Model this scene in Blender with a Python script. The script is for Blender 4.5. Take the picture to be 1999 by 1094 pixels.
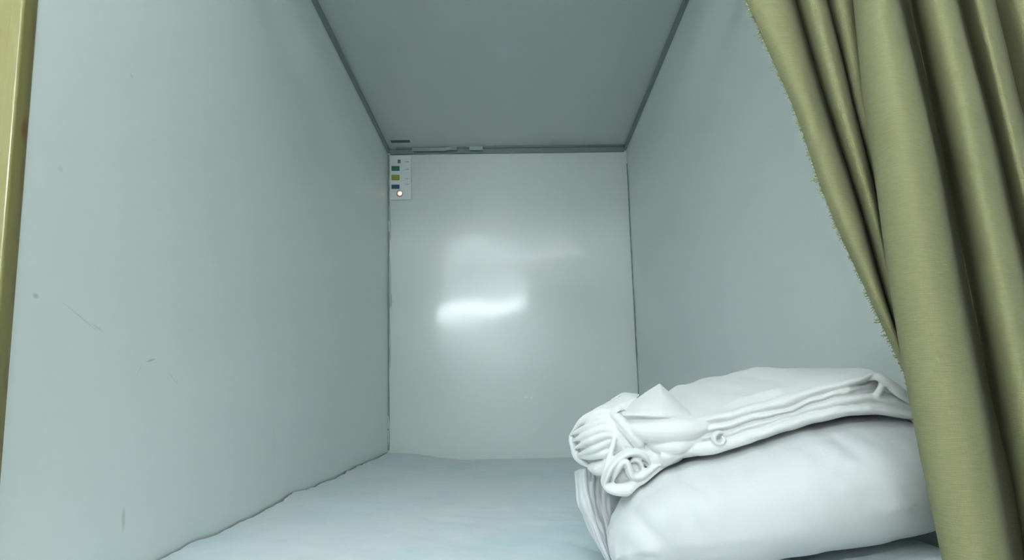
import bpy, bmesh, math, random
import numpy as np
from mathutils import Vector, Matrix, noise
for o in list(bpy.data.objects): bpy.data.objects.remove(o)
S = bpy.context.scene
COL = S.collection
CZ = 1.60                     # eye height above the corridor floor

# ------------------------------------------------------------ camera
PITCH, YAW, ROLL, FPX = 0.15447, 0.00248, -0.02502, 1433.8
fw = Vector((math.sin(YAW)*math.cos(PITCH), math.cos(YAW)*math.cos(PITCH), math.sin(PITCH)))
r0 = fw.cross(Vector((0, 0, 1))).normalized(); u0 = r0.cross(fw)
RT = r0*math.cos(ROLL) + u0*math.sin(ROLL); UP = -r0*math.sin(ROLL) + u0*math.cos(ROLL)
cam = bpy.data.cameras.new('camera'); co = bpy.data.objects.new('camera', cam); COL.objects.link(co)
cam.sensor_width = 36; cam.lens = FPX/1999*36; cam.clip_start = 0.02
M4 = Matrix((RT, UP, -fw)).transposed().to_4x4(); M4.translation = (0, 0, CZ)
co.matrix_world = M4
S.camera = co
S.view_settings.view_transform = 'Standard'; S.view_settings.look = 'None'
S.view_settings.gamma = 1; S.view_settings.use_curve_mapping = False
S.view_settings.exposure = 0.66
S.cycles.max_bounces = 24; S.cycles.diffuse_bounces = 16; S.cycles.glossy_bounces = 8
# ------------------------------------------------------------ world
w = bpy.data.worlds.new('world'); S.world = w; w.use_nodes = True
w.node_tree.nodes['Background'].inputs[0].default_value = (0.55, 0.62, 0.62, 1)
w.node_tree.nodes['Background'].inputs[1].default_value = 0.05
LAMP = 168.0                    # radiance of the fluorescent tubes
LCOL = (0.925, 1.0, 1.04)

def U(px, py, d):
    """place point seen at photo pixel (px,py) on the plane y = d metres in front of the lens"""
    v = fw + RT*((px-999.5)/FPX) - UP*((py-547)/FPX)
    v = v*(d/v.y); return Vector((v.x, v.y, v.z+CZ))

# ------------------------------------------------------------ helpers
def link(name, bm, mat, parent=None, smooth=True, kind=None):
    me = bpy.data.meshes.new(name); bmesh.ops.recalc_face_normals(bm, faces=bm.faces)
    bm.to_mesh(me); bm.free()
    if smooth:
        for p in me.polygons: p.use_smooth = True
    o = bpy.data.objects.new(name, me); COL.objects.link(o)
    if mat: me.materials.append(mat)
    if parent: o.parent = parent
    if kind: o['kind'] = kind
    return o
def tag(o, label, cat, group=None):
    o['label'] = label; o['category'] = cat
    if group: o['group'] = group
    return o
def empty(name, loc=(0, 0, 0)):
    o = bpy.data.objects.new(name, None); COL.objects.link(o); o.location = loc; o.empty_display_size = .03
    return o
def box(bm, x0, x1, y0, y1, z0, z1):
    vs = [bm.verts.new((x, y, z)) for x in (x0, x1) for y in (y0, y1) for z in (z0, z1)]
    for f in ((0,1,3,2),(4,6,7,5),(0,4,5,1),(2,3,7,6),(0,2,6,4),(1,5,7,3)): bm.faces.new([vs[i] for i in f])
    return vs
def slab(bm, a, b, c, d, n):
    """quad a,b,c,d thickened by vector n"""
    v = [bm.verts.new(p) for p in (a, b, c, d)] + [bm.verts.new(p+n) for p in (a, b, c, d)]
    for f in ((0,1,2,3),(7,6,5,4),(0,4,5,1),(1,5,6,2),(2,6,7,3),(3,7,4,0)): bm.faces.new([v[i] for i in f])
def bevel(bm, w, seg=3):
    bmesh.ops.bevel(bm, geom=list(bm.edges), offset=w, segments=seg, affect='EDGES', profile=.5)
def cr(P, t):
    """Catmull-Rom through the list P at t in 0..len-1"""
    n = len(P); i = min(int(t), n-2); f = t-i
    p1, p2 = P[i], P[i+1]
    p0 = P[i-1] if i > 0 else p1*2-p2
    p3 = P[i+2] if i+2 < n else p2*2-p1
    return .5*((2*p1)+(p2-p0)*f+(2*p0-5*p1+4*p2-p3)*f*f+(3*p1-p0-3*p2+p3)*f*f*f)
def crs(P, n): return [cr(P, (len(P)-1)*k/(n-1)) for k in range(n)]
def grid(bm, G, closed=False, flip=False):
    V = [[bm.verts.new(p) for p in row] for row in G]
    m = len(V[0])
    for i in range(len(V)-1):
        for j in range(m if closed else m-1):
            q = (V[i][j], V[i][(j+1) % m], V[i+1][(j+1) % m], V[i+1][j])
            bm.faces.new(q)
    return V
def tube(bm, path, ra, rb=None, n=28, k=12, up=Vector((0, 0, 1)), tw=0.0):
    """soft rope or flattened fold along a smooth path; ra across, rb along `up`"""
    C = crs([Vector(p) for p in path], n)
    def lerp(r, t):
        if not hasattr(r, '__len__'): return r
        x = t*(len(r)-1); i = min(int(x), len(r)-2); return r[i]+(r[i+1]-r[i])*(x-i)
    rb = ra if rb is None else rb
    G = []
    for i, c in enumerate(C):
        t = i/(n-1)
        T = (C[min(i+1, n-1)]-C[max(i-1, 0)]).normalized()
        A = T.cross(up)
        A = A.normalized() if A.length > 1e-5 else Vector((1, 0, 0))
        B = A.cross(T)
        q = tw*t; A, B = A*math.cos(q)+B*math.sin(q), B*math.cos(q)-A*math.sin(q)
        e = min(1, 4*min(t, 1-t)+.25)**.5
        G.append([c+A*(lerp(ra, t)*e*math.cos(2*math.pi*j/k))+B*(lerp(rb, t)*e*math.sin(2*math.pi*j/k)) for j in range(k)])
    V = grid(bm, G, closed=True)
    bm.faces.new(V[0]); bm.faces.new(V[-1][::-1])
def nz(x, y, z=0.0): return noise.noise(Vector((x, y, z)))

# ------------------------------------------------------------ materials
class NT:
    def __init__(s, name):
        s.m = bpy.data.materials.new(name); s.m.use_nodes = True; s.t = s.m.node_tree; s.b = s.t.nodes['Principled BSDF']
    def n(s, typ, **kw):
        nd = s.t.nodes.new(typ)
        for k, v in kw.items():
            if k[0] == '_': setattr(nd, k[1:], v)
            else: nd.inputs[k].default_value = v
        return nd
    def l(s, a, b): s.t.links.new(a, b)
    def math(s, op, a, b=None, c=None, clamp=False):
        nd = s.t.nodes.new('ShaderNodeMath'); nd.operation = op; nd.use_clamp = clamp
        for i, v in enumerate((a, b, c)):
            if v is None: continue
            if isinstance(v, (int, float)): nd.inputs[i].default_value = v
            else: s.l(v, nd.inputs[i])
        return nd.outputs[0]
    def mix(s, f, a, b):
        nd = s.t.nodes.new('ShaderNodeMix'); nd.data_type = 'RGBA'
        for i, v in ((0, f), (6, a), (7, b)):
            if isinstance(v, (int, float)): nd.inputs[i].default_value = v
            elif isinstance(v, tuple): nd.inputs[i].default_value = v if len(v) == 4 else v+(1,)
            else: s.l(v, nd.inputs[i])
        return nd.outputs[2]
    def noise(s, scale, vec=None, detail=3, rough=.5, dist=0.):
        nd = s.n('ShaderNodeTexNoise', Scale=scale, Detail=detail, Roughness=rough, Distortion=dist)
        if vec is not None: s.l(vec, nd.inputs['Vector'])
        return nd.outputs['Fac']
    def map(s, vec, scale=(1,1,1), loc=(0,0,0), rot=(0,0,0)):
        nd = s.n('ShaderNodeMapping', Scale=scale, Location=loc, Rotation=rot); s.l(vec, nd.inputs['Vector']); return nd.outputs[0]
    def coord(s, k='Object'): return s.n('ShaderNodeTexCoord').outputs[k]
    def bump(s, h, strength, dist):
        nd = s.n('ShaderNodeBump', Strength=strength, Distance=dist); s.l(h, nd.inputs['Height']); s.l(nd.outputs[0], s.b.inputs['Normal']); return nd
    def base(s, v):
        if isinstance(v, tuple): s.b.inputs['Base Color'].default_value = v if len(v) == 4 else v+(1,)
        else: s.l(v, s.b.inputs['Base Color'])
    def rough(s, v): s.b.inputs['Roughness'].default_value = v

WALL = (0.855, 0.895, 0.875)
def panel(name, marks=(), rough=.42, coat=0.0, coat_r=.12, axes='yz', warp=0.0, col=WALL):
    """painted laminate panel; marks = (a, b, ra, rb, angle, colour, strength) scuffs in the panel's plane"""
    t = NT(name); c = t.coord()
    n1 = t.noise(2.2, c, 2); n2 = t.noise(60, c, 2)
    v = t.mix(t.math('MULTIPLY', n1, .5), col, tuple(x*.92 for x in col))
    v = t.mix(t.math('MULTIPLY', n2, .12), v, tuple(min(1, x*1.1) for x in col))
    if marks:
        sp = t.n('ShaderNodeSeparateXYZ'); t.l(c, sp.inputs[0])
        A, B = [sp.outputs['XYZ'.index(k.upper())] for k in axes]
        for (a, b, ra, rb, ang, mc, st) in marks:
            da = t.math('SUBTRACT', A, a); db = t.math('SUBTRACT', B, b)
            ca, sa = math.cos(ang), math.sin(ang)
            p = t.math('ADD', t.math('MULTIPLY', da, ca/ra), t.math('MULTIPLY', db, sa/ra))
            q = t.math('ADD', t.math('MULTIPLY', da, -sa/rb), t.math('MULTIPLY', db, ca/rb))
            r2 = t.math('ADD', t.math('MULTIPLY', p, p), t.math('MULTIPLY', q, q))
            f = t.math('MULTIPLY', t.math('SUBTRACT', 1.0, r2, clamp=True), st*(.55 if axes == 'yz' else 1))
            v = t.mix(f, v, mc)
    t.base(v); t.rough(rough)
    t.b.inputs['Coat Weight'].default_value = coat; t.b.inputs['Coat Roughness'].default_value = coat_r
    h = t.noise(3.0, c, 1)
    h2 = t.noise(350, c, 2)
    hh = t.math('ADD', t.math('MULTIPLY', h, warp), t.math('MULTIPLY', h2, .00003))
    bp = t.bump(hh, 1.0, 1.0)
    if coat: t.l(bp.outputs[0], t.b.inputs['Coat Normal'])
    return t.m
def cloth(name, col, weave=900, bump=.00012, rough=.9, sheen=.25, mott=.0, col2=None, msc=8):
    t = NT(name); c = t.coord()
    n = t.noise(weave, c, 2); w_ = t.noise(45, c, 3)
    if col2: t.base(t.mix(t.math('MULTIPLY', t.math('SUBTRACT', t.noise(msc, c, 3, .6), .42, clamp=True), mott), col, col2))
    else: t.base(col)
    t.rough(rough); t.b.inputs['Sheen Weight'].default_value = sheen
    t.b.inputs['Specular IOR Level'].default_value = .2
    t.bump(t.math('ADD', t.math('MULTIPLY', n, bump), t.math('MULTIPLY', w_, bump*6)), 1.0, 1.0)
    return t.m
def plain(name, col, rough=.5, metal=0, spec=.5):
    t = NT(name); c = t.coord()
    t.base(t.mix(t.math('MULTIPLY', t.noise(40, c), .35), col, tuple(x*.8 for x in col)))
    t.rough(rough); t.b.inputs['Metallic'].default_value = metal; t.b.inputs['Specular IOR Level'].default_value = spec
    return t.m
def glow(name, col, st):
    t = NT(name); t.base(col); t.b.inputs['Emission Color'].default_value = col+(1,); t.b.inputs['Emission Strength'].default_value = st
    return t.m
def wood():
    t = NT('varnished_pine'); c = t.coord()
    g = t.map(c, (60, 60, 2.2)); n = t.noise(1.6, g, 5, .6, .6)
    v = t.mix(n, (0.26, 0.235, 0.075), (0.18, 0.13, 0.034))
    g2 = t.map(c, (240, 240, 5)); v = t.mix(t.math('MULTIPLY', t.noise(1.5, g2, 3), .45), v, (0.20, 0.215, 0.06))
    # knots, one per listed height
    sp = t.n('ShaderNodeSeparateXYZ'); t.l(c, sp.inputs[0])
    for (y, z, ry, rz, s_) in KNOTS:
        p = t.math('DIVIDE', t.math('SUBTRACT', sp.outputs[1], y), ry); q = t.math('DIVIDE', t.math('SUBTRACT', sp.outputs[2], z), rz)
        f = t.math('SUBTRACT', 1.0, t.math('ADD', t.math('MULTIPLY', p, p), t.math('MULTIPLY', q, q)), clamp=True)
        v = t.mix(t.math('MULTIPLY', f, s_), v, (0.16, 0.055, 0.015))
    f = t.math('MULTIPLY', t.math('MULTIPLY', t.math('SUBTRACT', sp.outputs[1], .650), 120, clamp=True), t.math('ADD', t.math('MULTIPLY', n, .8), .1))  # brown grain along the back edge, with side-face shade painted in
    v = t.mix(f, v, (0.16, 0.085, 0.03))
    t.base(v); t.rough(.38); t.b.inputs['Coat Weight'].default_value = .5; t.b.inputs['Coat Roughness'].default_value = .2
    t.bump(n, .3, .002)
    return t.m
def curtain_mat():
    t = NT('olive_linen'); uv = t.coord('UV')
    a = t.noise(1, t.map(uv, (90, 1500, 1)), 2); b = t.noise(1, t.map(uv, (1500, 120, 1)), 2)
    slub = t.noise(1, t.map(uv, (25, 420, 1)), 2)
    v = t.mix(a, (0.148, 0.145, 0.072), (0.29, 0.272, 0.152))
    v = t.mix(t.math('MULTIPLY', b, .6), v, (0.20, 0.197, 0.095))
    v = t.mix(t.math('MULTIPLY', slub, .4), v, (0.26, 0.262, 0.142))
    t.base(v); t.rough(.92); t.b.inputs['Sheen Weight'].default_value = .05; t.b.inputs['Specular IOR Level'].default_value = .15
    t.bump(t.math('ADD', a, b), .5, .0009)
    return t.m

# ------------------------------------------------------------ capsule geometry
XL, XR, YB, YF = -0.451, 0.449, 2.695, 0.66
ZT = CZ+0.932; ZB = CZ-0.192
def ray_on_line(a, b, px_t):
    return a+(b-a)*px_t
# back corners as seen, slightly out of square like the real panels
A = U(757, 293, YB); B = U(1222, 287, YB); Cc = U(757, 882, YB); D = U(1248, 800, YB)
zdn = CZ-0.30
def down(P, Q, z): return P+(Q-P)*((z-P.z)/(Q.z-P.z))
C0 = down(A, Cc, zdn); D0 = down(B, D, zdn)
# front corners, through the ceiling edges where they leave the frame
def front(P, px, py):
    best = min((( (P.x, P.z), 0),)); E = None
    v = fw + RT*((px-999.5)/FPX) - UP*((py-547)/FPX)
    # point of the frame-edge ray closest to the depth a parallel edge would have
    d = 0.5*((P.x/(v.x/v.y))+((P.z-CZ)/(v.z/v.y)))
    Q = U(px, py, d); return P+(Q-P)*((YF-P.y)/(Q.y-P.y))
FA = front(A, 612, 0); FB = front(B, 1341, 0)
FC = Vector((FA.x, YF, zdn)); FD = Vector((FB.x+.02, YF, zdn))

def plane_y(P, Q, R_):
    n = (Q-P).cross(R_-P).normalized(); return n, n.dot(P)
def hit(px, py, P, Q, R_):
    n, k = plane_y(P, Q, R_)
    v = fw + RT*((px-999.5)/FPX) - UP*((py-547)/FPX); o = Vector((0, 0, CZ))
    return o+v*((k-n.dot(o))/n.dot(v))
def mark(px, py, P, ax, ra, rb, ang, col, st):
    h = hit(px, py, *P); g = {'x': h.x, 'y': h.y, 'z': h.z}
    return (g[ax[0]], g[ax[1]], ra, rb, ang, col, st)
LW = (FA, A, C0); BW = (A, B, C0)
GR = (0.25, 0.28, 0.27)
lm = [mark(72, 578, LW, 'yz', .006, .003, 0, GR, .7), mark(160, 620, LW, 'yz', .045, .0012, -.35, GR, .35), mark(192, 640, LW, 'yz', .012, .002, -.3, GR, .35),
      mark(296, 704, LW, 'yz', .014, .0016, .2, (.2,.22,.22), .75), mark(274, 722, LW, 'yz', .014, .0012, .9, GR, .35),
      mark(243, 1015, LW, 'yz', .0055, .016, .1, (.27,.30,.20), .6), mark(340, 740, LW, 'yz', .02, .001, -.5, GR, .35),
      mark(575, 290, LW, 'yz', .02, .03, .1, (.5,.58,.55), .2), mark(535, 860, LW, 'yz', .012, .06, .2, (.5,.56,.52), .2),
      mark(258, 148, LW, 'yz', .005, .003, 0, GR, .3), mark(120, 330, LW, 'yz', .006, .004, 0, GR, .25)]
bmk = [mark(1026, 776, BW, 'xz', .007, .004, .3, (.95,.97,.95), 1.0), mark(1038, 777, BW, 'xz', .004, .006, -.4, (.9,.93,.92), .9), mark(955, 822, BW, 'xz', .006, .004, 0, (.7,.76,.74), .5)]  # small pale spots on the back panel
m_left = panel('painted_panel_left', lm, .42)
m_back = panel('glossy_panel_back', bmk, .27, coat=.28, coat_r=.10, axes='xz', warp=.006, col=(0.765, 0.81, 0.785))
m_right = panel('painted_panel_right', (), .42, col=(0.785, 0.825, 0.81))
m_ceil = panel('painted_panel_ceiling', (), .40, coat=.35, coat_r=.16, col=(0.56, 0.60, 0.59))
m_trim = plain('grey_green_trim', (0.22, 0.275, 0.275), .45)
m_dark = plain('dark_gap', (0.34, 0.40, 0.39), .8)
m_caulk = plain('sealant', (0.66, 0.73, 0.70), .6)
m_white = plain('off_white_plastic', (0.86, 0.90, 0.90), .4)
m_sheet = cloth('pale_blue_sheet', (0.64, 0.675, 0.70), mott=3.0, col2=(0.50, 0.65, 0.70), msc=5)
m_cotton = cloth('white_cotton', (0.615, 0.625, 0.635))
m_cover = cloth('white_cover', (0.70, 0.705, 0.695), weave=700)
m_pad = cloth('blue_grey_pad', (0.60, 0.66, 0.69), mott=2.5, col2=(0.76, 0.82, 0.84), msc=60)
m_room = plain('corridor_paint', (0.80, 0.83, 0.81), .8)
m_floor = plain('corridor_floor', (0.12, 0.12, 0.11), .6)
k1 = (0.648, U(33, 255, .648).z)
KNOTS = [(0.653, U(44, 255, .655).z, .006, .014, .9), (0.655, U(60, 50, .655).z, .004, .02, .5), (0.655, U(45, 340, .655).z, .004, .02, .45), (0.655, U(30, 560, .655).z, .004, .02, .4), (0.655, U(20, 740, .655).z, .004, .02, .45)]
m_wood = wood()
m_curt = curtain_mat()

TH = .018
bm = bmesh.new(); slab(bm, FA, A, C0, FC, Vector((-TH, 0, 0))); link('wall_left', bm, m_left, smooth=False, kind='structure')
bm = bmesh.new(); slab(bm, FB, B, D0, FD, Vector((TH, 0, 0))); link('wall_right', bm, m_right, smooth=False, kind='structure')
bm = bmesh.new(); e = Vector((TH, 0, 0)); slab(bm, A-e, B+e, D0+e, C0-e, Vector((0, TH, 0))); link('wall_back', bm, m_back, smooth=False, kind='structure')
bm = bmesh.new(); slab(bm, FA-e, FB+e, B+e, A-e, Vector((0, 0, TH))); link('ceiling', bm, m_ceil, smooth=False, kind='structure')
bm = bmesh.new(); box(bm, XL-.03, XR+.05, YF, YB+.02, zdn-.02, zdn); link('floor', bm, m_room, smooth=False, kind='structure')

# trims along the ceiling edges
def strip(name, P, Q, a, b, mat, jit=0.0, n=2, seed=1):
    """bar from P to Q with cross vectors a, b"""
    rnd = random.Random(seed); bm = bmesh.new(); G = []
    for i in range(n):
        c = P+(Q-P)*(i/(n-1)); s1 = 1+rnd.uniform(-jit, jit)
        G.append([c, c+a*s1, c+a*s1+b, c+b])
    V = grid(bm, G, closed=True); bm.faces.new(V[0]); bm.faces.new(V[-1][::-1])
    return link(name, bm, mat, smooth=False, kind='structure')
dx = Vector((1, 0, 0)); dy = Vector((0, 1, 0)); dz = Vector((0, 0, 1)); ep = .0008
strip('trim_1', FA+dx*ep-dz*ep, A+dx*ep-dz*ep-dy*ep, dx*.009, -dz*.013, m_trim)
strip('trim_2', FB-dx*ep-dz*ep, B-dx*ep-dz*ep-dy*ep, -dx*.009, -dz*.013, m_trim)
bk = -dy*ep
strip('trim_3', A+bk+dx*.010-dz*ep, B+bk-dx*.010-dz*ep, -dz*.020, -dy*.012, m_trim)
# thin upper lip of the back trim, darker on the right
strip('trim_4', A+bk+dx*.035-dy*.0125-dz*ep, B+bk-dx*.012-dy*.0125-dz*ep, -dz*.0035, -dy*.014, m_trim)
def on_back(px, py, off=0.0): 
    h = hit(px, py, A, B, C0); return h-dy*off
def patch(name, pts, thick, mat, parent=None, kind=None, bev=0):
    bm = bmesh.new(); f = [bm.verts.new(p) for p in pts]; g = [bm.verts.new(p-dy*thick) for p in pts]
    n = len(pts); bm.faces.new(f); bm.faces.new(g[::-1])
    for i in range(n): bm.faces.new((f[i], g[i], g[(i+1) % n], f[(i+1) % n]))
    if bev: bevel(bm, bev, 2)
    return link(name, bm, mat, parent, smooth=False, kind=kind)
# tape and sealant bits on the back trim
t = empty('tape_strip', on_back(912, 296, .014)); tag(t, 'pieces of pale tape stuck over the grey trim at top of the back panel', 'tape')
def bit(name, x0, y0, x1, y1, mat, off, par, th=.001):
    pts = [on_back(x0, y0, off), on_back(x1, y0, off), on_back(x1, y1, off), on_back(x0, y1, off)]
    o = patch(name, pts, th, mat, None); return o
def reparent(o, p):
    for v in o.data.vertices: v.co -= p.location
    o.parent = p
m_tape = plain('pale_tape', (0.42, 0.50, 0.49), .5); m_tape2 = plain('grey_tape', (0.30, 0.38, 0.39), .5)
for (x0, y0, x1, y1, mt) in ((872, 285, 893, 298, m_tape2), (917, 281, 943, 298, m_tape)):
    reparent(bit('tape_piece', x0, y0, x1, y1, mt, .0275, t), t)
t2 = bit('residue', 806, 293, 872, 300, m_tape2, .0275, None); t2.name = 'tape_strip'
tag(t2, 'thin grey strip of tape on trim just right of the indicator panel', 'tape')
# clip on the ceiling in the back left corner
cc = hit(782, 275, FA, FB, A)
bm = bmesh.new(); box(bm, -.036, .034, -.010, .010, -.005, -.0006); bevel(bm, .0015, 2)
o = link('cable_clip', bm, plain('clip_black', (0.10, 0.12, 0.10), .6), smooth=False); o.location = cc; tag(o, 'small dark clip on the ceiling above the white indicator panel', 'clip')

# corner seams
def seam(name, P0, P1, wdt, mat, nrm, side, jit, n, seed, wob=0.0):
    rnd = random.Random(seed); bm = bmesh.new(); G = []
    for i in range(n):
        tt = i/(n-1); c = P0+(P1-P0)*tt + side*(wob*nz(tt*6, seed)); ww = wdt*(1+rnd.uniform(-jit, jit))
        G.append([c, c+side*ww, c+side*ww+nrm*.0015, c+nrm*.0015])
    V = grid(bm, G, closed=True); bm.faces.new(V[0]); bm.faces.new(V[-1][::-1])
    return link(name, bm, mat, smooth=False, kind='structure')
cl = lambda py: hit(760, py, A, B, C0)
seam('trim_5', down(A, C0, A.z-.02)-dy*.001, down(A, C0, ZB+.004)-dy*.001, .0062, m_dark, -dy, dx, .25, 60, 3)
rs = [down(B, D0, B.z-.07)-dx*.001, down(B, D0, ZB-.02)-dx*.001]
seam('trim_6', rs[0]-dy*.003, rs[1]-dy*.003, .012, m_dark, -dx, -dy, .5, 60, 5, .006)
# flecks of sealant squeezed out of the left and right corners
def fleck_line(name, items, base):
    bm = bmesh.new()
    for (px, y0, y1, wpx) in items:
        a = on_back(px, y0, .003); b = on_back(px+1, y1, .003); h = (a-b).length; r = wpx/1434*YB/2
        tube(bm, [a, (a+b)/2+dx*.0006, b], r, r, n=8, k=8)
    return link(name, bm, m_caulk, kind='structure')
fleck_line('trim_7', [(759, 430, 452, 3), (761, 500, 600, 3.0), (762, 570, 600, 4.5), (757, 812, 838, 5), (758, 840, 868, 3), (761, 400, 470, 2.2), (761, 620, 720, 1.8)], A)
bm = bmesh.new()
for (px, y0, y1, wpx) in ((1229, 400, 432, 2.5), (1236, 560, 590, 3), (1238, 596, 640, 2.2), (1243, 660, 690, 2.2)):
    a = on_back(px, y0, .004)-dx*.002; b = on_back(px+2, y1, .004)-dx*.002; r = wpx/1434*YB/2
    tube(bm, [a, (a+b)/2, b], r, r, n=8, k=8)
link('trim_8', bm, m_caulk, kind='structure')

# ------------------------------------------------------------ indicator panel
pc = on_back(783, 348, 0); ip = empty('indicator_panel', pc)
tag(ip, 'small white indicator panel with coloured buttons and a red lamp, top left of back wall', 'control panel')
def local(o): reparent(o, ip); return o
p = [on_back(763, 306, .001), on_back(803, 305, .001), on_back(804, 391, .001), on_back(763, 392, .001)]
o = patch('body', p, .012, m_white, bev=.0015); local(o)
def btn(name, x0, y0, x1, y1, col, lab, d=.0135, th=.003):
    pts = [on_back(x0, y0, d), on_back(x1, y0, d), on_back(x1, y1, d), on_back(x0, y1, d)]
    o = patch(name, pts, th, plain(name+'_'+lab.split()[0], col, .45), bev=.0008); local(o); o['label'] = lab
# a faceplate card with pale legend lines beside each button
btn('button', 765.5, 327, 781, 336, (0.02, 0.16, 0.10), 'green button')
btn('button', 765.5, 344, 781, 354, (0.30, 0.33, 0.04), 'yellow button')
btn('button', 765.5, 363, 781, 371, (0.02, 0.07, 0.16), 'blue button')
btn('marking', 777.5, 314, 783, 321, (0.13, 0.22, 0.17), 'dark marking', d=.0132, th=.0004)
for y in (318, 333, 351, 362):
    btn('marking', 792, y-1, 799, y+1, (0.60, 0.66, 0.70), 'faint grey marking', d=.0132, th=.0003)
bm = bmesh.new(); bmesh.ops.create_uvsphere(bm, u_segments=16, v_segments=10, radius=.0085)
o = link('lamp', bm, glow('red_lamp', (1.0, 0.42, 0.33), 4.0)); o.location = on_back(782, 380, .014)-pc; o.scale = (1, .5, 1); o.parent = ip; o['label'] = 'lit red lamp'
bm = bmesh.new(); bmesh.ops.create_cone(bm, segments=20, radius1=.013, radius2=.011, depth=.003, cap_ends=True)
o = link('lamp_bezel', bm, plain('pink_lens', (0.75, 0.50, 0.45), .4)); o.rotation_euler = (math.pi/2, 0, 0); o.location = on_back(781, 380, .0145)-pc; o.parent = ip

# ------------------------------------------------------------ wooden post
pr = U(78, 0, .66).x; zt0 = U(78, 0, .66)
pb = U(8, 900, .66)
bm = bmesh.new(); PX = -.060
zt_, zb_ = CZ+.98, CZ-.40
def post_x(z): return zt0.x+(pb.x-zt0.x)*((z-zt0.z)/(pb.z-zt0.z))
vs = box(bm, 0, 1, .638, .6592, zb_, zt_)
for v in vs: v.co.x = post_x(v.co.z)+(v.co.x-1)*.06
bmesh.ops.bevel(bm, geom=[e_ for e_ in bm.edges if abs(e_.verts[0].co.z-e_.verts[1].co.z) > .5], offset=.0028, segments=4, affect='EDGES', profile=.5)
bmesh.ops.subdivide_edges(bm, edges=[e_ for e_ in bm.edges if abs(e_.verts[0].co.z-e_.verts[1].co.z) > .5], cuts=20)
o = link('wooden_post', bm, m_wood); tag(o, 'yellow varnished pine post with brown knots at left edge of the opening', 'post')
o.data.set_sharp_from_angle(angle=math.radians(40)) if hasattr(o.data, 'set_sharp_from_angle') else None

# ------------------------------------------------------------ mattress with its sheet
mt = empty('mattress', (0, 1.68, zdn)); tag(mt, 'mattress under a rumpled pale blue-white sheet filling the bottom of the bunk', 'mattress')
x0m, x1m = FA.x+.003, min(FB.x, B.x)-.003
def mz(x, y):
    z = ZB
    t_ = (y-.7)/(YB-.7)
    # sags away from the edges against the back panel, stays tucked high along the left wall
    s = max(0, min(1, (x-XL)/.30)); s = s*s*(3-2*s)
    z -= .032*s*max(0, t_)**2
    z += .005*nz(x*5, y*3.1, 2) + .0045*nz(x*11+y*4, y*7, 5) + .005*abs(nz(x*9-y*5, y*14+x*6, 9)) + .003*abs(nz(x*22+y*9, y*17-x*12, 4))-.003
    # long shallow folds running across
    z += .004*math.exp(-((y-1.16-.12*x)/.012)**2)*max(0, min(1, (x+.05)*8)) + .003*math.exp(-((y-1.31+.1*x)/.015)**2)*max(0, 1-abs(x-.05)*5)
    z += .006*math.exp(-((y-1.52)/.05)**2-((x+.435)/.02)**2)*(1+nz(x*60, y*60))
    pk = max(0, min(1, (x-.07)/.04))*max(0, min(1, (1.07-y)/.05)); z -= .015*pk
    e_ = max(0, (YF+.05-y)/.05); z -= .03*e_*e_
    eb = max(0, (y-(YB-.05))/.05); z -= .004*eb
    return z
bm = bmesh.new(); nx, ny = 110, 240
G = [[Vector((x0m+(x1m-x0m)*i/(nx-1), YF+.002+(YB-.004-YF)*j/(ny-1), 0)) for i in range(nx)] for j in range(ny)]
for row in G:
    for v in row: v.z = mz(v.x, v.y)
top = G
rim = [Vector((v.x, v.y, zdn+.03)) for v in G[0]]
rim2 = [Vector((v.x, v.y, zdn+.03)) for v in G[-1]]
grid(bm, [rim]+top+[rim2]); 
o = link('fitted_sheet', bm, m_sheet, mt)
for v in o.data.vertices: v.co -= mt.location
bm = bmesh.new(); box(bm, x0m+.005, x1m-.005, YF+.008, YB-.01, zdn+.001, ZB-.034); bevel(bm, .01)
o = link('mattress_core', bm, m_pad, mt)
for v in o.data.vertices: v.co -= mt.location

# ------------------------------------------------------------ pad, pillow
def interp(T, x):
    if x <= T[0][0]: return T[0][1]
    for (a, fa), (b, fb) in zip(T, T[1:]):
        if x <= b:
            k = (x-a)/(b-a); k = k*k*(3-2*k)*.5+k*.5; return fa+(fb-fa)*k
    return T[-1][1]
def cushion(bm, xs, top, bot, yf, yb, ex=2.6, nseg=64, wr=0.0, seed=0, shear=.0, ns=70):
    G = []
    for i in range(ns):
        s = i/(ns-1); s = .5-.5*math.cos(math.pi*s)
        x = xs[0]+(xs[1]-xs[0])*s
        zt2, zb2, f, b = (interp(q, x) for q in (top, bot, yf, yb))
        cz, hz = (zt2+zb2)/2, (zt2+zb2)/2-zb2; cy, hy = (f+b)/2, (b-f)/2
        row = []
        for j in range(nseg):
            a = 2*math.pi*j/nseg; ca, sa = math.cos(a), math.sin(a)
            yy = math.copysign(abs(ca)**(2/ex), ca); zz = math.copysign(abs(sa)**(2/ex), sa)
            p = Vector((x, cy+hy*yy, CZ+cz+hz*zz))
            k = wr*(1.2*nz(p.x*9, p.y*9, p.z*9+seed)+1.4*abs(nz(p.x*26+p.z*16, p.z*10-p.x*4, seed+3))+.5*nz(p.x*50+p.z*30, p.z*20, seed+7))
            k *= .3 if zz < -.3 else (.45 if zz > .8 else 1)
            p += Vector((0, yy, zz)).normalized()*k
            p.x += shear*(p.y-.75)*max(0, 1-s*1.3)
            row.append(p)
        G.append(row)
    V = grid(bm, G, closed=True)
    bm.faces.new(V[0]); bm.faces.new(V[-1][::-1])
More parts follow.
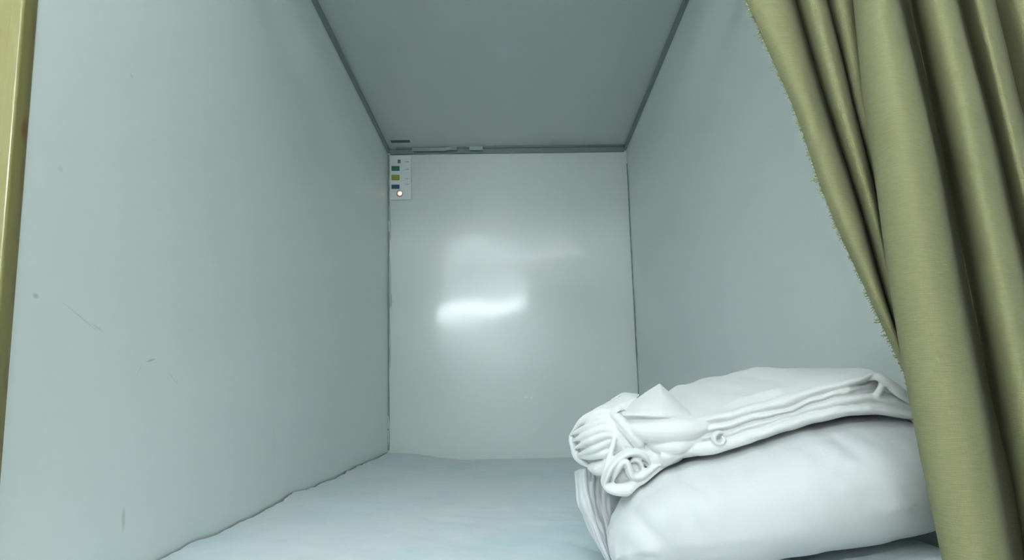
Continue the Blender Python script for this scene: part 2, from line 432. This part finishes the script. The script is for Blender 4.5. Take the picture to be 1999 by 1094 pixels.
# blue grey folded pad underneath
bm = bmesh.new()
cushion(bm, (.268, .436), [(.268,-.188),(.285,-.182),(.31,-.176),(.34,-.170),(.40,-.159),(.425,-.157),(.436,-.165)], [(.15,-.186),(.44,-.186)],
        [(.268,.76),(.28,.715),(.31,.694),(.41,.689),(.425,.694),(.436,.72)], [(.268,.95),(.44,1.0)], ex=4.5, wr=.0028, seed=11)
for v in bm.verts:
    if v.co.z > CZ-.18: v.co.z -= .007*max(0, min(1, (v.co.y-.73)/.04))
o = link('folded_blanket', bm, m_pad); tag(o, 'flat blue-grey quilted blanket folded under the white pillow', 'blanket')
# pillow
pil = empty('pillow', (.27, .86, CZ-.12)); tag(pil, 'plump white cotton pillow at right of the mattress beside the curtain', 'pillow')
PT = [(.086,-.155),(.092,-.140),(.105,-.121),(.127,-.101),(.160,-.082),(.20,-.069),(.25,-.057),(.30,-.0435),(.36,-.033),(.41,-.031),(.43,-.045),(.440,-.07)]
PB = [(.086,-.168),(.095,-.186),(.2,-.190),(.235,-.187),(.27,-.176),(.34,-.168),(.42,-.155),(.44,-.14)]
PF = [(.086,.84),(.089,.80),(.096,.775),(.11,.755),(.15,.734),(.2,.718),(.3,.708),(.38,.706),(.41,.712),(.43,.735),(.440,.79)]
PK = [(.086,.90),(.094,.925),(.115,.955),(.15,1.0),(.2,1.03),(.38,1.03),(.43,1.0),(.440,.93)]
bm = bmesh.new(); cushion(bm, (.086, .440), PT, PB, PF, PK, ex=2.7, wr=.0058, seed=2, shear=.15, nseg=90, ns=100)
def reorg(o, p):
    for v in o.data.vertices: v.co -= p.location
    o.parent = p
o = link('pillow_body', bm, m_cotton); reorg(o, pil)
# open end of the pillowcase hanging at the left of the pillow
L = [[(1123,922,.96),(1125,948,.95),(1128,985,.94),(1144,1022,.93),(1164,1062,.915),(1184,1094,.90),(1196,1120,.89)],
     [(1140,915,.935),(1142,948,.93),(1148,985,.92),(1160,1022,.91),(1175,1062,.895),(1190,1094,.885),(1200,1120,.88)],
     [(1168,920,.95),(1164,955,.945),(1168,990,.938),(1178,1026,.925),(1188,1062,.91),(1197,1096,.905),(1206,1120,.89)],
     [(1205,925,.97),(1195,965,.965),(1195,1000,.955),(1202,1035,.94),(1208,1068,.925),(1216,1100,.925),(1224,1120,.91)],
     [(1235,930,1.03),(1225,970,1.03),(1225,1005,1.02),(1230,1040,1.0),(1236,1072,.98),(1240,1100,.96),(1246,1120,.95)]]
rows = [crs([U(*q) for q in r], 40) for r in L]
bm = bmesh.new(); G = [crs([rows[k][i] for k in range(len(rows))], 40) for i in range(40)]
for i, r in enumerate(G):
    for j, v in enumerate(r): v.y += .006*nz(i*.12, j*.35, 3)+.005*nz(j*.8+i*.1, i*.12, 8)
for r in G:
    for v in r: v.z = max(v.z, mz(v.x, v.y)+.004)
grid(bm, G); o = link('pillowcase_end', bm, m_cotton); reorg(o, pil)
s = o.modifiers.new('thick', 'SOLIDIFY'); s.thickness = .003; s.offset = 0

# ------------------------------------------------------------ folded duvet cover
fc = empty('folded_duvet_cover', (.25, .86, CZ-.05)); tag(fc, 'white cotton duvet cover loosely folded and crumpled on top of the pillow', 'duvet cover')
XS = [1300, 1350, 1410, 1480, 1540, 1594, 1640, 1680, 1710, 1740, 1775, 1830]
def ln(T): return lambda x: interp(T, x)
sil = ln([(1300,792),(1337,775),(1402,752),(1494,733),(1586,716),(1655,715),(1700,717),(1740,738),(1775,762),(1830,785)])
la = ln([(1300,813),(1356,814),(1410,804),(1480,786),(1540,768),(1620,746),(1680,734),(1705,723),(1740,742),(1775,765),(1830,790)])
lb = ln([(1300,840),(1350,836),(1410,826),(1480,808),(1530,801),(1590,776),(1640,762),(1680,750),(1710,736),(1740,756),(1775,776),(1830,798)])
lc = ln([(1300,852),(1350,850),(1410,842),(1480,819),(1540,806),(1590,786),(1640,773),(1680,768),(1710,766),(1740,772),(1775,784),(1830,803)])
ld = ln([(1300,872),(1350,868),(1410,858),(1480,838),(1540,818),(1594,803),(1640,794),(1700,788),(1764,798),(1830,812)])
le = ln([(1300,915),(1335,895),(1410,882),(1480,860),(1540,842),(1594,826),(1660,812),(1710,810),(1768,818),(1830,832)])
dfr = ln([(1300,.800),(1410,.780),(1540,.765),(1700,.755),(1830,.755)])
bm = bmesh.new(); G = []
NU = 150
def ptop(x, y):
    zt2, zb2, f, b = (interp(q, x) for q in (PT, PB, PF, PK)); u_ = abs((y-(f+b)/2)/((b-f)/2))
    if u_ >= 1: return CZ+(zt2+zb2)/2
    return CZ+(zt2+zb2)/2+(zt2-zb2)/2*(1-u_**2.7)**(1/2.7)
for i in range(NU):
    x = 1290+(1838-1290)*i/(NU-1); d0 = dfr(x); row = []
    ys = [la(x), lb(x), lc(x), ld(x), le(x)]
    # top sheet, from the back to the front edge
    st, sa = U(x, sil(x), 1.0), U(x, la(x), d0)
    bk0 = Vector((sa.x*1.0, 1.03, st.z-.012))
    mid = Vector((sa.x, .93, max(U(x, sil(x), .93).z, sa.z+.001)))
    low = U(x, le(x), d0)
    bz = max(ptop(sa.x, 1.0)+.003, low.z-.03); row.append(Vector((sa.x, 1.02, bz)))
    row.append(Vector((sa.x, 1.035, bz+.01)))
    row.append(bk0)
    for k in range(1, 9):
        tt = k/8; p = (bk0.lerp(mid, tt) if tt < .0 else cr([bk0, mid, sa+Vector((0,.006,.002))], tt*1.9))
        p.z += .0035*nz(p.x*22, p.y*30, 4)+.002*nz(p.x*60, p.y*50, 6)
        row.append(p)
    for k in range(4):
        y0, y1 = ys[k], ys[k+1]; n = 9
        h = abs(y1-y0)/1434*d0; bul = min(.018, h*.62)+.002
        off = (.000, -.003, .002, -.002)[k]+.003*nz(x*.011, k*3.3)
        if k == 1: off += .028*max(0, 1-abs(x-1712)/55)
        for j in range(n):
            tt = (j+.0)/n; yy = y0+(y1-y0)*tt
            d = d0+.006-bul*math.sin(math.pi*min(1, max(0, tt)))**.6+off+.0012*nz(x*.05, k+tt*3, 5)
            row.append(U(x, yy, d))
    q0 = U(x, ys[4], d0+.012); q0.z = max(q0.z, ptop(sa.x, q0.y)+.001); row.append(q0); q_ = U(x, ys[4], d0+.04); q_.z = max(q_.z-.004, ptop(sa.x, q_.y)+.002); row.append(q_); row.extend(Vector((sa.x, yy_, ptop(sa.x, yy_)+.004)) for yy_ in (.87, .90, .93, .96, .99))
    G.append(row)
V = grid(bm, G, closed=True); bm.faces.new(V[0]); bm.faces.new(V[-1][::-1])
# crumple at the right by the curtain
def T(path, ra, rb=None, **kw): tube(bm, [U(*q) for q in path], ra, rb, **kw)
T([(1690,742,.765),(1712,735,.755),(1735,748,.75),(1768,770,.75),(1810,790,.76)], [.003,.005,.004,.003])
T([(1706,782,.765),(1716,765,.753),(1722,752,.755),(1716,740,.765)], [.004,.0035,.003])
T([(1722,742,.76),(1745,762,.75),(1770,778,.75),(1800,790,.76)], [.003,.004,.003])
# ---- crumpled left end: a core lump wrapped by folds
core = [(1150,862,.86,.018,.024),(1180,850,.85,.030,.034),(1220,845,.845,.038,.040),(1262,850,.84,.034,.038),(1320,850,.835,.026,.026)]
tube(bm, [U(a, b, c) for a, b, c, _, _ in core], [q[3] for q in core], [q[4]*.95 for q in core], n=30, k=20)
tube(bm, [U(1200,918,.86), U(1240,905,.85), U(1290,890,.845), U(1340,872,.83)], [.016,.022,.018,.010], [.014,.020,.015,.010], k=16)
# fan of stacked edges at far left
T([(1115,848,.865),(1140,820,.85),(1172,806,.832),(1200,812,.825),(1218,828,.822)], [.003,.0045,.005,.004,.003])
T([(1113,850,.86),(1148,834,.832),(1178,824,.822),(1205,838,.818),(1222,852,.82)], [.003,.004,.0045,.004,.003])
T([(1117,862,.86),(1150,848,.828),(1182,838,.818),(1204,848,.815)], [.003,.004,.0045,.003])
T([(1122,876,.86),(1152,862,.828),(1184,850,.818),(1203,852,.815)], [.003,.0042,.0045,.003])
T([(1128,889,.862),(1158,878,.830),(1188,864,.820),(1202,856,.816)], [.003,.0045,.0045,.003])
T([(1114,848,.866),(1120,868,.868),(1129,892,.868),(1150,912,.866)], [.004,.005,.006,.004])
T([(1132,893,.862),(1160,890,.836),(1180,886,.825),(1196,876,.822)], [.004,.005,.005,.003])
T([(1150,912,.862),(1172,915,.840),(1190,906,.83),(1198,890,.826)], [.006,.009,.008,.005])
# diagonal folds running right and down from the fan's root
T([(1178,796,.84),(1205,815,.818),(1226,838,.806),(1246,862,.802),(1256,876,.81)], [.003,.006,.006,.0055,.003])
T([(1188,812,.83),(1212,834,.812),(1232,856,.804),(1248,878,.806)], [.003,.0042,.004,.003])
T([(1202,846,.818),(1196,872,.805),(1186,905,.80),(1175,942,.806)], [.0025,.0028,.003,.0035])
# smooth front roll between the fan and the stack
T([(1222,826,.822),(1250,838,.806),(1290,842,.797),(1340,840,.79),(1400,826,.79)], [.008,.014,.017,.015,.008], [.008,.013,.015,.013,.006], k=18)
T([(1262,868,.81),(1290,872,.796),(1322,872,.788),(1348,864,.79),(1380,852,.79)], [.004,.008,.0085,.007,.003], k=14)
# roll opening towards the viewer, lower left
T([(1178,948,.806),(1186,924,.803),(1199,903,.801),(1217,889,.80),(1238,884,.80),(1256,891,.802),(1268,906,.806)], [.0035,.0042,.0042,.004,.003], [.014,.014,.014,.012,.01], n=50, up=Vector((0, 1, 0)))
T([(1194,944,.804),(1203,920,.80),(1213,905,.797),(1222,904,.796),(1227,916,.796),(1233,929,.797),(1246,931,.798),(1262,922,.80),(1284,908,.805)], [.003,.0042,.0042,.0042,.0045,.005,.004], [.008,.012,.012,.012,.010], n=60, up=Vector((0, 1, 0)))
T([(1232,900,.806),(1242,898,.803),(1250,906,.803),(1252,916,.806)], [.003,.003,.003], [.008,.008], n=24, up=Vector((0, 1, 0)))
tube(bm, [U(1196,925,.826), U(1225,918,.822), U(1260,905,.822)], [.016,.018,.014], [.016,.017,.014], k=16)
T([(1175,942,.806),(1192,954,.80),(1222,956,.798),(1252,942,.802),(1290,918,.81),(1330,895,.815)], [.004,.006,.0075,.0075,.007,.004])
T([(1232,884,.81),(1262,888,.806),(1292,894,.806),(1318,892,.81)], [.004,.006,.0055,.003])
T([(1250,905,.812),(1275,898,.806),(1310,884,.80),(1345,872,.80)], [.004,.007,.007,.004])
# little curl further right on the lowest fold
sp = []
for k in range(9):
    a = math.radians(60+k*45); r = 15-1.1*k
    sp.append((1405+r*math.cos(a), 858-r*math.sin(a), .772))
T(sp, [.0025,.0025,.0022,.002], [.006,.006,.005], n=50, k=10, up=Vector((0, 1, 0)))
T([(1335,884,.80),(1365,878,.785),(1392,874,.778),(1420,868,.775),(1460,858,.775),(1520,842,.772)], [.004,.007,.0075,.006,.005,.003])
# raised corner flaps
def flap(P, th=.006, nu=24, rough=.002, seed=0):
    rows = [crs([U(*q) for q in r], nu) for r in P]
    cols = [crs([rows[k][i] for k in range(len(rows))], nu) for i in range(nu)]
    for i, r in enumerate(cols):
        for j, v in enumerate(r): v.y += rough*nz(i*.22, j*.22, seed)
    F = cols; Bk = [[v+Vector((0, th, 0)) for v in r] for r in cols]
    V1 = grid(bm, F); V2 = grid(bm, Bk)
    m, n = len(F), len(F[0])
    loop = [(i, 0) for i in range(m)]+[(m-1, j) for j in range(1, n)]+[(i, n-1) for i in range(m-2, -1, -1)]+[(0, j) for j in range(n-2, 0, -1)]
    for a, b in zip(loop, loop[1:]+loop[:1]):
        bm.faces.new((V1[a[0]][a[1]], V1[b[0]][b[1]], V2[b[0]][b[1]], V2[a[0]][a[1]]))
flap([[(1230,790,.822),(1258,768,.838),(1287,750,.852),(1291,752,.852),(1318,776,.846),(1344,804,.815)],
      [(1222,803,.808),(1255,788,.808),(1286,776,.812),(1298,776,.812),(1322,790,.81),(1346,807,.805)],
      [(1218,812,.80),(1255,811,.785),(1290,812,.783),(1308,813,.785),(1330,812,.79),(1350,812,.796)],
      [(1222,822,.822),(1255,822,.806),(1290,822,.802),(1308,822,.802),(1330,821,.804),(1346,818,.806)]], seed=3)
flap([[(1176,792,.85),(1196,778,.86),(1216,767,.865),(1232,768,.862),(1250,770,.858)],
      [(1186,798,.83),(1204,786,.832),(1220,780,.836),(1232,778,.836),(1244,780,.836)],
      [(1200,808,.815),(1210,803,.81),(1221,800,.815),(1228,798,.822),(1236,792,.83)]], seed=7, rough=.003)
# cloth rests on the pillow without sinking in
from mathutils.bvhtree import BVHTree
pb_ = [o_ for o_ in pil.children if o_.name.startswith('pillow_body')][0]
pv = [v.co+pil.location for v in pb_.data.vertices]; tree = BVHTree.FromPolygons(pv, [tuple(p.vertices) for p in pb_.data.polygons])
sgn = 1 if sum((pv[p.vertices[0]]-Vector((.27, .86, CZ-.11))).dot(p.normal) for p in pb_.data.polygons) > 0 else -1
for v in bm.verts:
    h_, n_, i_, d_ = tree.find_nearest(v.co, .08)
    if h_ is None: continue
    n_ = n_*sgn
    if (v.co-h_).dot(n_) < .0042: v.co = h_+n_*.0042
o = link('folded_layers', bm, m_cover); reorg(o, fc)
md = o.modifiers.new('remesh', 'REMESH'); md.mode = 'VOXEL'; md.voxel_size = .0010; md.use_smooth_shade = True
md = o.modifiers.new('smooth', 'SMOOTH'); md.factor = .5; md.iterations = 3

# ------------------------------------------------------------ curtain
YS = (0, 200, 400, 600, 800, 1094)
CV = [  # photo columns at the six rows, depth
 ((1450,1537,1610,1698,1790,1880), .640),
 ((1470,1553,1625,1705,1792,1880), .630),
 ((1500,1572,1643,1716,1795,1882), .629),
 ((1527,1588,1657,1722,1798,1885), .642),
 ((1547,1607,1668,1728,1800,1888), .685),
 ((1557,1613,1675,1732,1802,1890), .640),
 ((1580,1634,1694,1742,1806,1894), .624),
 ((1600,1650,1704,1748,1810,1896), .634),
 ((1608,1658,1710,1752,1812,1898), .672),
 ((1616,1662,1714,1755,1815,1900), .634),
 ((1638,1680,1726,1762,1820,1902), .624),
 ((1660,1697,1736,1770,1825,1904), .634),
 ((1674,1706,1740,1774,1828,1900), .640),
 ((1663,1690,1718,1745,1780,1838), .628),
 ((1657,1682,1709,1736,1769,1829), .604),
 ((1668,1695,1722,1750,1784,1840), .582),
 ((1703,1738,1774,1806,1842,1895), .563),
 ((1731,1773,1814,1850,1891,1943), .572),
 ((1743,1787,1828,1865,1906,1960), .598),
 ((1748,1794,1836,1873,1915,1970), .640),
 ((1764,1810,1853,1888,1930,1984), .660),
 ((1778,1822,1864,1900,1942,1996), .640),
 ((1784,1829,1872,1910,1950,2006), .600),
 ((1798,1842,1886,1926,1968,2026), .578),
 ((1824,1869,1914,1955,1998,2060), .566),
 ((1850,1896,1942,1984,2030,2096), .580),
 ((1861,1908,1954,1998,2045,2112), .618),
 ((1868,1916,1964,2008,2056,2124), .628),
 ((1877,1925,1974,2018,2066,2134), .610),
 ((1896,1944,1994,2040,2088,2158), .580),
 ((1918,1966,2016,2064,2112,2182), .604),
 ((1929,1978,2030,2078,2128,2200), .632),
 ((1944,1994,2046,2096,2146,2220), .620),
 ((1978,2028,2082,2134,2186,2262), .592),
 ((2010,2062,2118,2172,2226,2304), .606),
 ((2028,2082,2140,2196,2250,2330), .634),
 ((2060,2116,2176,2232,2288,2370), .596),
 ((2095,2152,2214,2272,2330,2414), .612),
 ((2112,2170,2234,2294,2354,2440), .634),
 ((2150,2210,2276,2338,2400,2490), .600)]
NV = 60
ztop, zbot = CZ+.905, CZ-.42
cols = []
for xs, d in CV:
    pts = [U(x, y, d) for x, y in zip(xs, YS)]
    zs = [p.z for p in pts]
    col_ = []
    s0 = (pts[0].x-pts[1].x)/(pts[0].z-pts[1].z); s1 = (pts[-2].x-pts[-1].x)/(pts[-2].z-pts[-1].z)
    for k in range(NV):
        z = ztop+(zbot-ztop)*k/(NV-1)
        if z >= zs[0]: x = pts[0].x+s0*(z-zs[0])
        elif z <= zs[-1]: x = pts[-1].x+s1*(z-zs[-1])
        else:
            i = max(i_ for i_ in range(5) if zs[i_] >= z); f = (zs[i]-z)/(zs[i]-zs[i+1]); x = cr(pts_x := [p.x for p in pts], i+f)
        lo = max(0, min(1, (CZ-.02-z)/.10)); de = d-.007; de = de+(min(de, .640)-de)*lo
        col_.append(Vector((x, de, z)))
    cols.append(col_)
# even the steepness of the right-hand columns out a little and loft across
NUc = (len(cols)-1)*8+1
G = []
for k in range(NV):
    row = crs([c[k] for c in cols], NUc)
    for j, v in enumerate(row):
        v.y += .0025*nz(j*.05, v.z*7, 1); v.x += .0015*nz(j*.05, v.z*9, 6)
    for _ in range(3):
        ys_ = [v.y for v in row]; xs_ = [v.x for v in row]
        for j in range(2, len(row)-2):
            row[j].y = (ys_[j-2]+2*ys_[j-1]+2*ys_[j]+2*ys_[j+1]+ys_[j+2])/8; row[j].x = (xs_[j-2]+2*xs_[j-1]+2*xs_[j]+2*xs_[j+1]+xs_[j+2])/8
    G.append(row)
bm = bmesh.new(); V = grid(bm, G); uvl = bm.loops.layers.uv.new('UVMap')
arc = [0.0]
for j in range(1, NUc): arc.append(arc[-1]+(G[NV//2][j]-G[NV//2][j-1]).length)
idx = {}
for i, r in enumerate(V):
    for j, v in enumerate(r): idx[v] = (arc[j], ztop-v.co.z)
for f in bm.faces:
    for lp in f.loops: lp[uvl].uv = idx[lp.vert]
ct = empty('curtain', (.45, .60, ztop)); tag(ct, 'olive green linen curtain with frayed edge gathered at right of the bunk opening', 'curtain')
hem_pts = [r[0].copy() for r in G]
o = link('curtain_cloth', bm, m_curt); reorg(o, ct)
s = o.modifiers.new('thick', 'SOLIDIFY'); s.thickness = .0016; s.offset = 0
# frayed selvedge threads
rnd = random.Random(4); bm = bmesh.new()
for k in range(2200):
    t_ = rnd.random()*(NV-1.01); c = cr(hem_pts, t_)
    L_ = rnd.uniform(.0012, .0055)*(.6+.8*abs(nz(t_*2.1, 3))*2); a = rnd.uniform(-1.2, 1.2)
    p1 = c+Vector((.001, rnd.uniform(-.001, .001), 0)); p2 = c+Vector((-L_*.6*math.cos(a), rnd.uniform(-.002, .002), L_*.6*math.sin(a))); p3 = p2+Vector((-L_*.3, 0, rnd.uniform(-.002, .002)))
    r = .00035
    G2 = [[p+Vector((0, r*math.cos(q), r*math.sin(q))) for q in (0, 2.09, 4.19)] for p in (p1, p2, p3)]
    Vv = grid(bm, G2, closed=True); bm.faces.new(Vv[0]); bm.faces.new(Vv[-1][::-1])
m_thr = cloth('loose_thread', (0.28, 0.31, 0.13))
o = link('frayed_edge', bm, m_thr); reorg(o, ct); o['kind'] = 'stuff'; o['label'] = 'frayed edge of loose threads'

# ------------------------------------------------------------ the corridor the camera stands in, its wall lamp and an added fill lamp
RX0, RX1, RY0, RZ1 = -1.6, 2.1, -1.42, CZ+1.10
def room(name, *b, mat=m_room):
    bm = bmesh.new(); box(bm, *b); link(name, bm, mat, smooth=False, kind='structure')
room('wall_corridor_left', RX0-.05, RX0, RY0, YF+.05, 0, RZ1)
room('wall_corridor_right', RX1, RX1+.05, RY0, YF+.05, 0, RZ1)
room('wall_corridor_end', RX0, RX1, RY0-.05, RY0, 0, RZ1)
room('ceiling_corridor', RX0-.05, RX1+.05, RY0-.05, YF+.05, RZ1, RZ1+.05)
room('floor_corridor', RX0-.05, RX1+.05, RY0-.05, YF+.05, -.05, 0, mat=m_floor)
bm = bmesh.new()
fx0, fx1, fz0, fz1 = FA.x-.02, FB.x+.05, zdn-.02, ZT+.02
for b in ((RX0, fx0, 0, RZ1), (fx1, RX1, 0, RZ1), (fx0, fx1, fz1, RZ1), (fx0, fx1, 0, fz0)): box(bm, b[0], b[1], YF+.001, YF+.019, b[2], b[3])
link('wall_front', bm, m_room, smooth=False, kind='structure')
m_house = plain('white_enamel', (.8, .82, .82), .4)
def lamp(x, y, ang, ln_, st, label):
    m_tube = glow('fluorescent_tube', LCOL, LAMP*st)
    wall_ = y < -1.3
    r = empty('fluorescent_lamp', (x, RY0, CZ+.76) if wall_ else (x, y, RZ1)); r.rotation_euler = (math.pi/2, -.085, 0) if wall_ else (0, 0, ang)
    tag(r, label, 'ceiling lamp')
    bm = bmesh.new(); box(bm, -ln_/2-.02, ln_/2+.02, -.05, .05, -.05, -.001); bevel(bm, .006, 2); link('housing', bm, m_house, r, smooth=False)
    bm = bmesh.new(); bmesh.ops.create_cone(bm, segments=12, radius1=.013, radius2=.013, depth=ln_, cap_ends=True)
    bmesh.ops.rotate(bm, verts=bm.verts, matrix=Matrix.Rotation(math.pi/2, 3, 'Y')); bmesh.ops.translate(bm, verts=bm.verts, vec=(0, 0, -.085))
    link('tube', bm, m_tube, r)
    for s_ in (-1, 1):
        bm = bmesh.new(); box(bm, s_*(ln_/2)-.012, s_*(ln_/2)+.012, -.02, .02, -.11, -.048); bevel(bm, .004, 2); link('socket', bm, m_house, r, smooth=False)
LS = (1.0, 0.14)
if LS[0]: lamp(-.36, -1.36, 0, 1.0, LS[0], 'lit white fluorescent tube lamp on the corridor wall opposite the bunk')
if LS[1]: lamp(-.10, .22, 0, 1.2, LS[1], 'added fluorescent fill lamp, unseen, on corridor ceiling just above the opening')  # unseen overhead tube, added to brighten the bunk interior
bm = bmesh.new(); bmesh.ops.create_cone(bm, segments=16, radius1=.008, radius2=.008, depth=RX1-RX0-.01, cap_ends=True)
bmesh.ops.rotate(bm, verts=bm.verts, matrix=Matrix.Rotation(math.pi/2, 3, 'Y'))
o = link('curtain_rod', bm, m_trim); o.location = ((RX0+RX1)/2, .603, ztop+.004); tag(o, 'thin grey rod that carries the olive curtain above the opening', 'curtain rod')
